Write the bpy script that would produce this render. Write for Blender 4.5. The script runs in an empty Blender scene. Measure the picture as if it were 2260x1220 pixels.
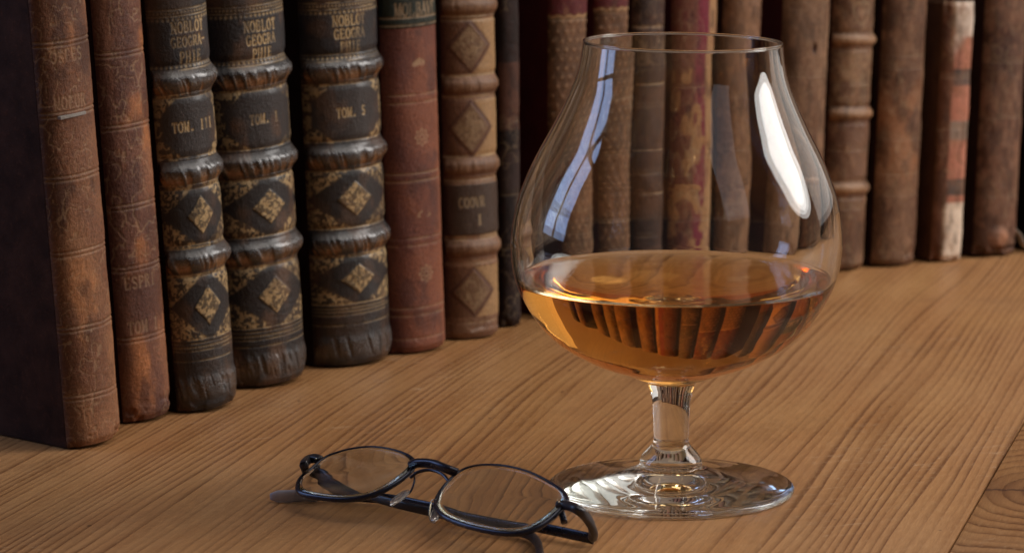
import bpy, math, random
import numpy as np
from mathutils import Vector, Matrix

K = 0.01                     # everything below is written in centimetres
R = math.radians
scene = bpy.context.scene
C = scene.collection

# ------------------------------------------------------------------ camera
F_PX, PITCH, CAM_H = 7000.0, R(9.5), 21.2     # focal length in photo pixels (photo 2260 x 1220)
cam_d = bpy.data.cameras.new("camera")
cam = bpy.data.objects.new("camera", cam_d)
C.objects.link(cam)
cam.location = (0, 0, CAM_H * K)
cam.rotation_euler = (R(90) - PITCH, 0, 0)
cam_d.sensor_width = 36.0
cam_d.lens = 36.0 * F_PX / 2260.0
cam_d.clip_start, cam_d.clip_end = 0.05, 50
cam_d.dof.use_dof = True
cam_d.dof.focus_distance = 0.905
cam_d.dof.aperture_fstop = 25
scene.camera = cam

# ------------------------------------------------------------------ world, lamps, exposure
world = bpy.data.worlds.new("World")
scene.world = world
world.use_nodes = True
world.node_tree.nodes["Background"].inputs[0].default_value = (1.0, 0.88, 0.82, 1)
world.node_tree.nodes["Background"].inputs[1].default_value = 0.022


def area(name, loc, aim, sx, sy, radiance, col):
    d = bpy.data.lights.new(name, "AREA")
    d.shape = "RECTANGLE"
    d.size, d.size_y = sx, sy
    d.color = col
    d.energy = radiance * math.pi * sx * sy
    o = bpy.data.objects.new(name, d)
    C.objects.link(o)
    o.location = loc
    o.rotation_euler = (Vector(aim) - Vector(loc)).to_track_quat("-Z", "Y").to_euler()
    return o


AIM = (0.04, 0.9, 0.06)
E_ = math.pi / 4                          # an elliptical lamp has less area than its box
area("softbox_rim", (1.32, 1.13, 0.86), AIM, 0.80, 1.32, 3.0 * E_, (1.0, 0.95, 0.91)).data.shape = "ELLIPSE"
area("softbox_core", (1.27, 1.12, 0.84), AIM, 0.50, 1.02, 2.9 * E_, (1.0, 0.95, 0.91)).data.shape = "ELLIPSE"
area("back_softbox", (0.95, 1.68, 0.37), AIM, 0.80, 0.58, 0.46, (1.0, 0.95, 0.90))
area("strip_softbox", (0.95, -0.10, 1.20), AIM, 0.55, 1.20, 0.30, (0.90, 0.90, 1.0))
area("overhead_fill", (0.75, 0.55, 2.10), AIM, 1.5, 1.5, 1.2, (1.0, 0.92, 0.84))  # big dim overhead light added as fill, not a known lamp in the room
for y in (0.93, 1.27):                   # the window on the left, one lamp per pane
    for z0, z1 in ((0.16, 0.46), (0.52, 1.12), (1.18, 1.86)):
        z = (z0 + z1) / 2
        area("window_pane_lamp", (-1.5, y, z), (0.0, y, z), 0.28, z1 - z0, 2.3, (0.42, 0.58, 1.0))

scene.view_settings.view_transform = "Standard"
scene.view_settings.look = "None"
scene.view_settings.exposure = 0.68
scene.view_settings.gamma = 1.0
cy = scene.cycles
cy.use_denoising = True
cy.max_bounces = 32
cy.transmission_bounces = 28
cy.glossy_bounces = 24
cy.diffuse_bounces = 4
cy.sample_clamp_indirect = 12
cy.caustics_refractive = True
cy.caustics_reflective = True
cy.blur_glossy = 0.3

# ------------------------------------------------------------------ measuring helpers
_cp, _sp = math.cos(PITCH), math.sin(PITCH)


def ray(x, y):
    u, v = (x - 1130) / F_PX, (610 - y) / F_PX
    return Vector((u, _cp + v * _sp, -_sp + v * _cp))


def on_z(x, y, z=0.0):
    d = ray(x, y)
    t = (z - CAM_H) / d.z
    return Vector((0, 0, CAM_H)) + d * t


def on_plane(x, y, p, n):
    d = ray(x, y)
    o = Vector((0, 0, CAM_H))
    return o + d * ((p - o).dot(n) / d.dot(n))


def proj(p):
    x, y, z = p[0], p[1], p[2] - CAM_H
    dep = y * _cp - z * _sp
    return (1130 + F_PX * x / dep, 610 - F_PX * (y * _sp + z * _cp) / dep)


# ------------------------------------------------------------------ object helpers
def tagged(o, label=None, cat=None, group=None, kind=None):
    if label: o["label"] = label
    if cat: o["category"] = cat
    if group: o["group"] = group
    if kind: o["kind"] = kind
    return o


def empty(name, label, cat, group=None, loc=(0, 0, 0)):
    o = bpy.data.objects.new(name, None)
    o.empty_display_size = 0.01
    C.objects.link(o)
    o.location = Vector(loc) * K
    return tagged(o, label, cat, group)


def mesh_obj(name, verts, faces, mat, parent=None, smooth=True, attrs=None):
    me = bpy.data.meshes.new(name)
    me.from_pydata([tuple(v) for v in verts], [], faces)
    me.transform(Matrix.Scale(K, 4))
    if smooth: me.shade_smooth()
    me.materials.append(mat)
    o = bpy.data.objects.new(name, me)
    C.objects.link(o)
    if parent: o.parent = parent
    return o


def grid_obj(name, P, mat, parent, col=None, gold=None, wear=None, uv=None, flip=False):
    """P: (nv, nu, 3) array of points in cm -> one smooth mesh with colour and mask attributes."""
    nv, nu = P.shape[:2]
    idx = np.arange(nv * nu).reshape(nv, nu)
    q = np.stack([idx[:-1, :-1], idx[:-1, 1:], idx[1:, 1:], idx[1:, :-1]], -1).reshape(-1, 4)
    if flip: q = q[:, ::-1]
    me = bpy.data.meshes.new(name)
    me.vertices.add(nv * nu)
    me.vertices.foreach_set("co", (P.reshape(-1) * K).astype(np.float32))
    me.loops.add(q.size)
    me.loops.foreach_set("vertex_index", q.reshape(-1).astype(np.int32))
    me.polygons.add(len(q))
    me.polygons.foreach_set("loop_start", (np.arange(len(q)) * 4).astype(np.int32))
    me.polygons.foreach_set("loop_total", np.full(len(q), 4, np.int32))
    me.update(calc_edges=True)
    me.shade_smooth()
    if col is not None:
        a = me.attributes.new("col", "FLOAT_COLOR", "POINT")
        c4 = np.ones((nv * nu, 4), np.float32)
        c4[:, :3] = col.reshape(-1, 3)
        a.data.foreach_set("color", c4.reshape(-1))
    for nm, arr in (("gold", gold), ("wear", wear)):
        if arr is not None:
            a = me.attributes.new(nm, "FLOAT", "POINT")
            a.data.foreach_set("value", arr.reshape(-1).astype(np.float32))
    if uv is not None:
        a = me.attributes.new("uvp", "FLOAT_VECTOR", "POINT")
        v3 = np.zeros((nv * nu, 3), np.float32)
        v3[:, 0], v3[:, 1] = uv[0].reshape(-1), uv[1].reshape(-1)
        a.data.foreach_set("vector", v3.reshape(-1))
    me.materials.append(mat)
    o = bpy.data.objects.new(name, me)
    C.objects.link(o)
    o.parent = parent
    return o


def lathe(name, prof, mat, parent, n=144, warp=None, close_start=False):
    """prof: list of (r, z); outward normals when the profile runs bottom -> top on the outside."""
    verts, faces = [], []
    rows = []
    for (r, z) in prof:
        if r < 1e-5:
            verts.append((0, 0, z)); rows.append([len(verts) - 1]); continue
        base = len(verts)
        for i in range(n):
            a = 2 * math.pi * i / n
            verts.append((r * math.cos(a), r * math.sin(a), z))
        rows.append(list(range(base, base + n)))
    for a, b in zip(rows[:-1], rows[1:]):
        for i in range(n):
            j = (i + 1) % n
            if len(a) == 1 and len(b) == 1: continue
            if len(a) == 1: faces.append((a[0], b[j], b[i]))
            elif len(b) == 1: faces.append((a[i], a[j], b[0]))
            else: faces.append((a[i], a[j], b[j], b[i]))
    if warp: verts = [warp(v) for v in verts]
    return mesh_obj(name, verts, faces, mat, parent)


def catmull(pts, sub=8, closed=False):
    out = []
    n = len(pts)
    P = [Vector(p) for p in pts]
    rng = range(n) if closed else range(n - 1)
    for i in rng:
        p0 = P[(i - 1) % n] if closed or i > 0 else P[0] * 2 - P[1]
        p1, p2 = P[i], P[(i + 1) % n]
        p3 = P[(i + 2) % n] if closed or i + 2 < n else P[-1] * 2 - P[-2]
        for k in range(sub):
            t = k / sub
            out.append(0.5 * ((2 * p1) + (p2 - p0) * t + (2 * p0 - 5 * p1 + 4 * p2 - p3) * t * t
                              + (3 * p1 - p0 - 3 * p2 + p3) * t ** 3))
    if not closed: out.append(P[-1].copy())
    return out


def tube(name, path, rx, ry, mat, parent, up=Vector((0, 0, 1)), closed=False, n=14, sq=1.0):
    """sweep an elliptical (or squarish) section; rx across, ry along 'up'; rx, ry may be functions of 0..1"""
    verts, faces = [], []
    m = len(path)
    for i, p in enumerate(path):
        if closed: t = path[(i + 1) % m] - path[(i - 1) % m]
        else: t = path[min(i + 1, m - 1)] - path[max(i - 1, 0)]
        t.normalize()
        side = t.cross(up)
        if side.length < 1e-4: side = t.cross(Vector((1, 0, 0)))
        side.normalize()
        w = side.cross(t).normalized()
        f = i / (m - 1)
        a = rx(f) if callable(rx) else rx
        b = ry(f) if callable(ry) else ry
        for k in range(n):
            q = 2 * math.pi * k / n
            cx, sx = math.cos(q), math.sin(q)
            if sq != 1.0:
                cx = math.copysign(abs(cx) ** sq, cx); sx = math.copysign(abs(sx) ** sq, sx)
            verts.append(p + side * (a * cx) + w * (b * sx))
    rings = m if closed else m - 1
    for i in range(rings):
        for k in range(n):
            a0, a1 = i * n + k, i * n + (k + 1) % n
            b0, b1 = ((i + 1) % m) * n + k, ((i + 1) % m) * n + (k + 1) % n
            faces.append((a0, b0, b1, a1))
    if not closed:
        faces.append(tuple(range(n)))
        faces.append(tuple(reversed(range((m - 1) * n, m * n))))
    return mesh_obj(name, verts, faces, mat, parent)


def box_obj(name, x0, x1, y0, y1, z0, z1, mat, parent, bevel=0.04, cuts=None):
    """box with chamfered edges (24 corner vertices)"""
    b = bevel
    verts, faces = [], []
    X, Y, Z = (x0, x1), (y0, y1), (z0, z1)
    import bmesh
    bm = bmesh.new()
    vs = [bm.verts.new((x, y, z)) for x in X for y in Y for z in Z]
    for f in ((0, 1, 3, 2), (4, 6, 7, 5), (0, 4, 5, 1), (2, 3, 7, 6), (0, 2, 6, 4), (1, 5, 7, 3)):
        bm.faces.new([vs[i] for i in f])
    bmesh.ops.recalc_face_normals(bm, faces=bm.faces)
    if b > 0:
        bmesh.ops.bevel(bm, geom=list(bm.edges), offset=b, segments=2, profile=0.6, affect="EDGES")
    me = bpy.data.meshes.new(name)
    bm.to_mesh(me); bm.free()
    me.transform(Matrix.Scale(K, 4))
    me.shade_smooth()
    try: me.set_sharp_from_angle(angle=R(50))
    except Exception: pass
    me.materials.append(mat)
    o = bpy.data.objects.new(name, me)
    C.objects.link(o)
    if parent: o.parent = parent
    return o


# ------------------------------------------------------------------ node helper
class NT:
    def __init__(s, name):
        s.m = bpy.data.materials.new(name)
        s.m.use_nodes = True
        s.t = s.m.node_tree
        s.bsdf = s.t.nodes["Principled BSDF"]
        s.out = s.t.nodes["Material Output"]

    def n(s, typ, **kw):
        nd = s.t.nodes.new(typ)
        for k, v in kw.items():
            if k.startswith("i_"):
                key = k[2:]
                key = int(key) if key.isdigit() else key.replace("_", " ")
                s.set(nd.inputs[key], v)
            else: setattr(nd, k, v)
        return nd

    def set(s, sock, v):
        if isinstance(v, bpy.types.NodeSocket): s.t.links.new(v, sock)
        else: sock.default_value = v

    def math(s, op, a, b=None, c=None, clamp=False):
        nd = s.t.nodes.new("ShaderNodeMath"); nd.operation = op; nd.use_clamp = clamp
        s.set(nd.inputs[0], a)
        if b is not None: s.set(nd.inputs[1], b)
        if c is not None: s.set(nd.inputs[2], c)
        return nd.outputs[0]

    def mix(s, f, a, b, mode="MIX"):
        nd = s.t.nodes.new("ShaderNodeMix"); nd.data_type = "RGBA"; nd.blend_type = mode
        s.set(nd.inputs[0], f); s.set(nd.inputs[6], a); s.set(nd.inputs[7], b)
        return nd.outputs[2]

    def noise(s, vec, scale, detail=4, rough=0.55, dist=0.0):
        nd = s.n("ShaderNodeTexNoise")
        s.set(nd.inputs["Vector"], vec)
        nd.inputs["Scale"].default_value = scale
        nd.inputs["Detail"].default_value = detail
        nd.inputs["Roughness"].default_value = rough
        nd.inputs["Distortion"].default_value = dist
        return nd.outputs[0]

    def scale(s, vec, sc):
        nd = s.n("ShaderNodeVectorMath", operation="MULTIPLY")
        s.set(nd.inputs[0], vec); nd.inputs[1].default_value = sc
        return nd.outputs[0]

    def ramp(s, f, stops):
        nd = s.n("ShaderNodeValToRGB")
        s.set(nd.inputs[0], f)
        el = nd.color_ramp.elements
        while len(el) < len(stops): el.new(0.5)
        for e, (p, c) in zip(el, stops):
            e.position = p
            e.color = (c, c, c, 1) if isinstance(c, (int, float)) else (*c, 1)
        return nd.outputs[0]

    def maprange(s, v, a, b, c, d):
        nd = s.n("ShaderNodeMapRange")
        s.set(nd.inputs[0], v)
        for i, q in enumerate((a, b, c, d)): nd.inputs[1 + i].default_value = q
        return nd.outputs[0]


def wood_material(name, seed, f0, tone=1.0, radial=None):
    M = NT(name)
    tc = M.n("ShaderNodeTexCoord")
    P = M.scale(tc.outputs["Object"], (100, 100, 100))          # cm; x across the grain, y along it
    off = M.n("ShaderNodeVectorMath", operation="ADD"); M.set(off.inputs[0], P); off.inputs[1].default_value = (seed, seed * 3.1, seed * 0.7)
    Q = off.outputs[0]
    sep = M.n("ShaderNodeSeparateXYZ"); M.set(sep.inputs[0], P)
    x, y = sep.outputs[0], sep.outputs[1]
    w1 = M.noise(M.scale(Q, (0.11, 0.014, 1)), 1.0, 2, 0.5)
    w2 = M.noise(M.scale(Q, (0.5, 0.04, 1)), 1.0, 2, 0.5)
    w3 = M.noise(M.scale(Q, (2.2, 0.22, 1)), 1.0, 2, 0.5)
    if radial:                                                   # cathedral figure around a knot
        cx, cy, sy, fr = radial
        dx = M.math("SUBTRACT", x, cx)
        dy = M.math("MULTIPLY", M.math("SUBTRACT", y, cy), sy)
        rr = M.math("SQRT", M.math("ADD", M.math("MULTIPLY", dx, dx), M.math("MULTIPLY", dy, dy)))
        t = M.math("MULTIPLY", rr, fr)
    else:
        t = M.math("MULTIPLY", x, f0)
    t = M.math("ADD", t, M.math("MULTIPLY", w1, 15.0 if not radial else 5.0))
    t = M.math("ADD", t, M.math("MULTIPLY", w2, 1.5))
    t = M.math("ADD", t, M.math("MULTIPLY", w3, 0.35))
    fr_ = M.math("FRACT", t)
    ring = M.ramp(fr_, [(0.0, 0.25), (0.12, 0.0), (0.45, 0.12), (0.74, 0.55), (0.90, 1.0), (0.97, 0.85), (1.0, 0.25)])
    rid = M.math("FLOOR", t)
    wn = M.n("ShaderNodeTexWhiteNoise", noise_dimensions="1D"); M.set(wn.inputs["W"], rid)
    amp = M.math("MULTIPLY_ADD", wn.outputs[0], 1.15, 0.22)
    blotch = M.noise(M.scale(Q, (0.45, 0.10, 1)), 1.0, 4, 0.6)
    amp = M.math("MULTIPLY", amp, M.maprange(blotch, 0.3, 0.7, 0.55, 1.2))
    fade = M.noise(M.scale(Q, (0.16, 0.05, 1)), 1.0, 3, 0.6)
    amp = M.math("MULTIPLY", amp, M.maprange(fade, 0.36, 0.60, 0.50, 1.35))
    line = M.math("MULTIPLY", ring, amp, clamp=True)
    fine = M.noise(M.scale(Q, (26, 1.0, 1)), 1.0, 4, 0.7)
    fine2 = M.noise(M.scale(Q, (9, 2.2, 1)), 1.0, 5, 0.7)
    speck = M.noise(M.scale(Q, (5.5, 2.6, 1)), 1.0, 5, 0.75)
    speckm = M.ramp(speck, [(0.0, 0.0), (0.70, 0.0), (0.78, 1.0), (1.0, 1.0)])
    light = M.mix(M.maprange(blotch, 0.3, 0.72, 0, 1), (0.57 * tone, 0.310 * tone, 0.124 * tone, 1), (0.46 * tone, 0.208 * tone, 0.071 * tone, 1))
    big = M.noise(M.scale(Q, (0.06, 0.035, 1)), 1.0, 3, 0.6)
    light = M.mix(M.maprange(big, 0.35, 0.65, 0, 0.55), light, (0.42 * tone, 0.218 * tone, 0.105 * tone, 1))
    col = M.mix(M.math("MULTIPLY", line, 0.92), light, (0.165 * tone, 0.066 * tone, 0.022 * tone, 1))
    streak = M.noise(M.scale(Q, (0.9, 0.03, 1)), 1.0, 4, 0.6)
    col = M.mix(M.maprange(streak, 0.50, 0.72, 0.0, 0.5), col, (0.24 * tone, 0.098 * tone, 0.030 * tone, 1))
    stain = M.noise(M.scale(Q, (0.22, 0.16, 1)), 1.0, 5, 0.65)
    col = M.mix(M.maprange(stain, 0.55, 0.72, 0.0, 0.35), col, (0.20 * tone, 0.105 * tone, 0.05 * tone, 1))
    col = M.mix(M.maprange(fine, 0.35, 0.75, 0.0, 0.5), col, (0.20 * tone, 0.088 * tone, 0.037 * tone, 1))
    col = M.mix(M.maprange(fine2, 0.52, 0.8, 0.0, 0.5), col, (0.56 * tone, 0.34 * tone, 0.165 * tone, 1))
    col = M.mix(M.math("MULTIPLY", speckm, 0.5), col, (0.13, 0.05, 0.022, 1))
    sv = M.n("ShaderNodeMapping"); sv.inputs["Rotation"].default_value = (0, 0, 0.9); M.set(sv.inputs["Vector"], Q)
    sc_ = M.noise(M.scale(sv.outputs[0], (3.0, 0.22, 1)), 1.0, 2, 0.5, 0.4)
    sc_m = M.math("MULTIPLY", M.maprange(M.math("ABSOLUTE", M.math("SUBTRACT", sc_, 0.5)), 0.0, 0.005, 0.8, 0.0), M.maprange(fade, 0.5, 0.6, 0, 1))
    col = M.mix(sc_m, col, (0.62 * tone, 0.42 * tone, 0.26 * tone, 1))
    # a few dark pits and drying checks across the grain
    pit = M.n("ShaderNodeTexVoronoi", i_Scale=1.0); M.set(pit.inputs["Vector"], M.scale(Q, (0.55, 0.42, 1)))
    pm = M.maprange(pit.outputs["Distance"], 0.02, 0.045, 0.9, 0.0)
    col = M.mix(pm, col, (0.05, 0.018, 0.008, 1))
    if radial:
        crack_n = M.noise(M.scale(Q, (0.9, 0.3, 1)), 1.0, 4, 0.6)
        cd = M.math("ABSOLUTE", M.math("ADD", M.math("SUBTRACT", y, radial[1]), M.math("ADD", M.math("MULTIPLY", x, 0.12), M.math("MULTIPLY_ADD", crack_n, 1.3, -0.65 + 1.4))))
        crack = M.maprange(cd, 0.03, 0.16, 0.75, 0.0)
        halo = M.maprange(cd, 0.2, 2.2, 0.55, 0.0)
        col = M.mix(halo, col, (0.17, 0.075, 0.035, 1))
        col = M.mix(crack, col, (0.05, 0.022, 0.018, 1))
    M.set(M.bsdf.inputs["Base Color"], col)
    M.set(M.bsdf.inputs["Roughness"], M.math("ADD", M.maprange(fine2, 0.3, 0.7, 0.30, 0.46), M.maprange(big, 0.35, 0.65, -0.06, 0.10)))
    M.bsdf.inputs["Specular IOR Level"].default_value = 0.30
    h = M.math("ADD", M.math("MULTIPLY", line, 0.5), M.math("ADD", M.math("MULTIPLY", fine, 0.4), M.math("MULTIPLY", fine2, 0.5)))
    bp = M.n("ShaderNodeBump", i_Strength=0.35, i_Distance=0.0004)
    M.set(bp.inputs["Height"], h)
    M.set(M.bsdf.inputs["Normal"], bp.outputs[0])
    return M.m


def leather_material(name, rough=0.5, spec=0.5, bump=0.5, goldcol=(0.50, 0.36, 0.17), grain=1.0, coat=0.0):
    """colour, gilt and wear masks come from the tooled surface; grain and scuffs are procedural"""
    M = NT(name)
    at = M.n("ShaderNodeAttribute", attribute_name="col")
    gl = M.n("ShaderNodeAttribute", attribute_name="gold")
    wr = M.n("ShaderNodeAttribute", attribute_name="wear")
    uv = M.n("ShaderNodeAttribute", attribute_name="uvp").outputs["Vector"]
    n1 = M.noise(M.scale(uv, (9, 9, 1)), 1.0 * grain, 6, 0.65)
    n2 = M.noise(M.scale(uv, (30, 22, 1)), 1.0 * grain, 4, 0.7)
    n3 = M.noise(M.scale(uv, (14, 3.5, 1)), 1.0, 5, 0.7, 0.6)
    col = M.mix(M.maprange(n1, 0.28, 0.72, 0, 1), M.mix(1.0, at.outputs["Color"], (0.62, 0.60, 0.60, 1), "MULTIPLY"), M.mix(1.0, at.outputs["Color"], (1.35, 1.32, 1.28, 1), "MULTIPLY"))
    scuff = M.math("MULTIPLY", M.maprange(n3, 0.55, 0.75, 0, 1), M.math("MULTIPLY_ADD", wr.outputs["Fac"], 0.35, 0.12), clamp=True)
    col = M.mix(scuff, col, M.mix(1.0, at.outputs["Color"], (2.6, 2.2, 1.8, 1), "MULTIPLY"))
    brk = M.maprange(n2, 0.34, 0.56, 0.25, 1.0)
    g = M.math("MULTIPLY", gl.outputs["Fac"], brk, clamp=True)
    col = M.mix(g, col, (*goldcol, 1))
    M.set(M.bsdf.inputs["Base Color"], col)
    M.set(M.bsdf.inputs["Metallic"], M.math("MULTIPLY", g, 0.35))
    M.set(M.bsdf.inputs["Roughness"], M.math("ADD", M.math("SUBTRACT", M.maprange(n1, 0.3, 0.7, rough - 0.07, rough + 0.12), M.math("MULTIPLY", wr.outputs["Fac"], 0.16)), M.math("MULTIPLY", n2, 0.06)))
    M.set(M.bsdf.inputs["Specular IOR Level"], M.math("MULTIPLY_ADD", wr.outputs["Fac"], 0.28, spec - .08))
    M.set(M.bsdf.inputs["Coat Weight"], M.math("MULTIPLY", wr.outputs["Fac"], coat, clamp=True))
    M.bsdf.inputs["Coat Roughness"].default_value = 0.2
    h = M.math("ADD", M.math("MULTIPLY", n1, 0.7), M.math("ADD", M.math("MULTIPLY", n2, 0.35), M.math("MULTIPLY", n3, 0.5)))
    h = M.math("ADD", h, M.math("MULTIPLY", g, -0.25))
    bp = M.n("ShaderNodeBump", i_Strength=bump, i_Distance=0.0006)
    M.set(bp.inputs["Height"], h)
    M.set(M.bsdf.inputs["Normal"], bp.outputs[0])
    return M.m


def board_material(name, c0, c1, rough=0.5):
    M = NT(name)
    tc = M.n("ShaderNodeTexCoord").outputs["Object"]
    n1 = M.noise(M.scale(tc, (100, 100, 100)), 0.9, 6, 0.65)
    n2 = M.noise(M.scale(tc, (100, 100, 100)), 7.0, 5, 0.7)
    col = M.mix(M.maprange(n1, 0.3, 0.7, 0, 1), (*c0, 1), (*c1, 1))
    col = M.mix(M.maprange(n2, 0.55, 0.75, 0, 0.5), col, (c1[0] * 2, c1[1] * 1.8, c1[2] * 1.7, 1))
    M.set(M.bsdf.inputs["Base Color"], col)
    M.set(M.bsdf.inputs["Roughness"], M.maprange(n2, 0.3, 0.7, rough, rough + 0.15))
    M.bsdf.inputs["Specular IOR Level"].default_value = 0.2
    bp = M.n("ShaderNodeBump", i_Strength=0.4, i_Distance=0.0006)
    M.set(bp.inputs["Height"], n2)
    M.set(M.bsdf.inputs["Normal"], bp.outputs[0])
    return M.m


def page_material():
    M = NT("page_paper")
    tc = M.n("ShaderNodeTexCoord").outputs["Object"]
    n1 = M.noise(M.scale(tc, (6000, 60, 60)), 1.0, 3, 0.6)
    n2 = M.noise(M.scale(tc, (100, 100, 100)), 0.7, 4, 0.6)
    col = M.mix(n1, (0.24, 0.17, 0.10, 1), (0.42, 0.33, 0.21, 1))
    col = M.mix(M.maprange(n2, 0.5, 0.8, 0, 0.6), col, (0.16, 0.10, 0.06, 1))
    M.set(M.bsdf.inputs["Base Color"], col)
    M.bsdf.inputs["Roughness"].default_value = 0.85
    bp = M.n("ShaderNodeBump", i_Strength=0.6, i_Distance=0.0005)
    M.set(bp.inputs["Height"], n1)
    M.set(M.bsdf.inputs["Normal"], bp.outputs[0])
    return M.m


# ------------------------------------------------------------------ table
GA = R(15.7)                                   # the grain runs away from the camera, turned to the right
joint = on_z(2190, 1050)
cj = joint.x * math.cos(GA) - joint.y * math.sin(GA)
lj = joint.x * math.sin(GA) + joint.y * math.cos(GA)
knot = on_z(2330, 1085)
kc = knot.x * math.cos(GA) - knot.y * math.sin(GA)
kl = knot.x * math.sin(GA) + knot.y * math.cos(GA)
table = empty("table", "old honey coloured pine table top of wide planks under the books, glass and spectacles", "table")
table.rotation_euler = (0, 0, -GA)
wm_main = wood_material("pine_wood_main", 4.3, 3.6)
wm_side = wood_material("pine_wood_knotty", 11.7, 2.4, 0.94, radial=(kc, kl, 0.62, 2.3))
wm_far = wood_material("pine_wood_far", 27.1, 2.0)
for (c0, c1, mt) in ((cj - 84.1, cj - 42.1, wm_far), (cj - 42.04, cj - 0.03, wm_main), (cj + 0.03, cj + 30, wm_side), (cj + 30.06, cj + 66, wm_far)):
    box_obj("plank", c0, c1, -40, 260, -3.0, 0.0, mt, table, bevel=0.05)

# ------------------------------------------------------------------ back wall of the shelf (dark)
M = NT("wall_plaster")
_tc = M.n("ShaderNodeTexCoord").outputs["Object"]
_n = M.noise(M.scale(_tc, (100, 100, 30)), 0.3, 5, 0.6)
M.set(M.bsdf.inputs["Base Color"], M.mix(_n, (0.15, 0.105, 0.075, 1), (0.20, 0.145, 0.105, 1)))
M.bsdf.inputs["Roughness"].default_value = 0.8
wall = box_obj("wall", -30, 150, 15.5, 18, -3, 150, M.m, None, bevel=0.1)
wp = on_z(1000, 752)
wall.location = (wp.x * K, wp.y * K, 0)
wall.rotation_euler = (0, 0, R(41))
tagged(wall, "plain plaster wall close behind the row of old books", None, None, "structure")


# ------------------------------------------------------------------ numpy noise
def vnoise(U, V, sx, sy, seed, octaves=4, rough=0.5):
    out = np.zeros(np.broadcast(U, V).shape); amp, tot = 1.0, 0.0
    for o in range(octaves):
        rs = np.random.RandomState(seed * 131 + o * 17)
        g = rs.rand(256, 256)
        x = U * sx * 2 ** o + 57.3 + 13.7 * o; y = V * sy * 2 ** o + 31.1 + 7.9 * o
        xi, yi = np.floor(x).astype(int), np.floor(y).astype(int)
        fx, fy = x - xi, y - yi
        fx, fy = fx * fx * (3 - 2 * fx), fy * fy * (3 - 2 * fy)
        a = g[xi % 256, yi % 256]; b = g[(xi + 1) % 256, yi % 256]
        c = g[xi % 256, (yi + 1) % 256]; d = g[(xi + 1) % 256, (yi + 1) % 256]
        out += amp * ((a * (1 - fx) + b * fx) * (1 - fy) + (c * (1 - fx) + d * fx) * fy)
        tot += amp; amp *= rough
    return out / tot


def sstep(a, b, x):
    t = np.clip((x - a) / (b - a), 0, 1)
    return t * t * (3 - 2 * t)


def arc(cx, cy, rx, ry, a0, a1, n=10):
    return [(cx + rx * math.cos(R(a0 + (a1 - a0) * i / n)), cy + ry * math.sin(R(a0 + (a1 - a0) * i / n))) for i in range(n + 1)]


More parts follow.
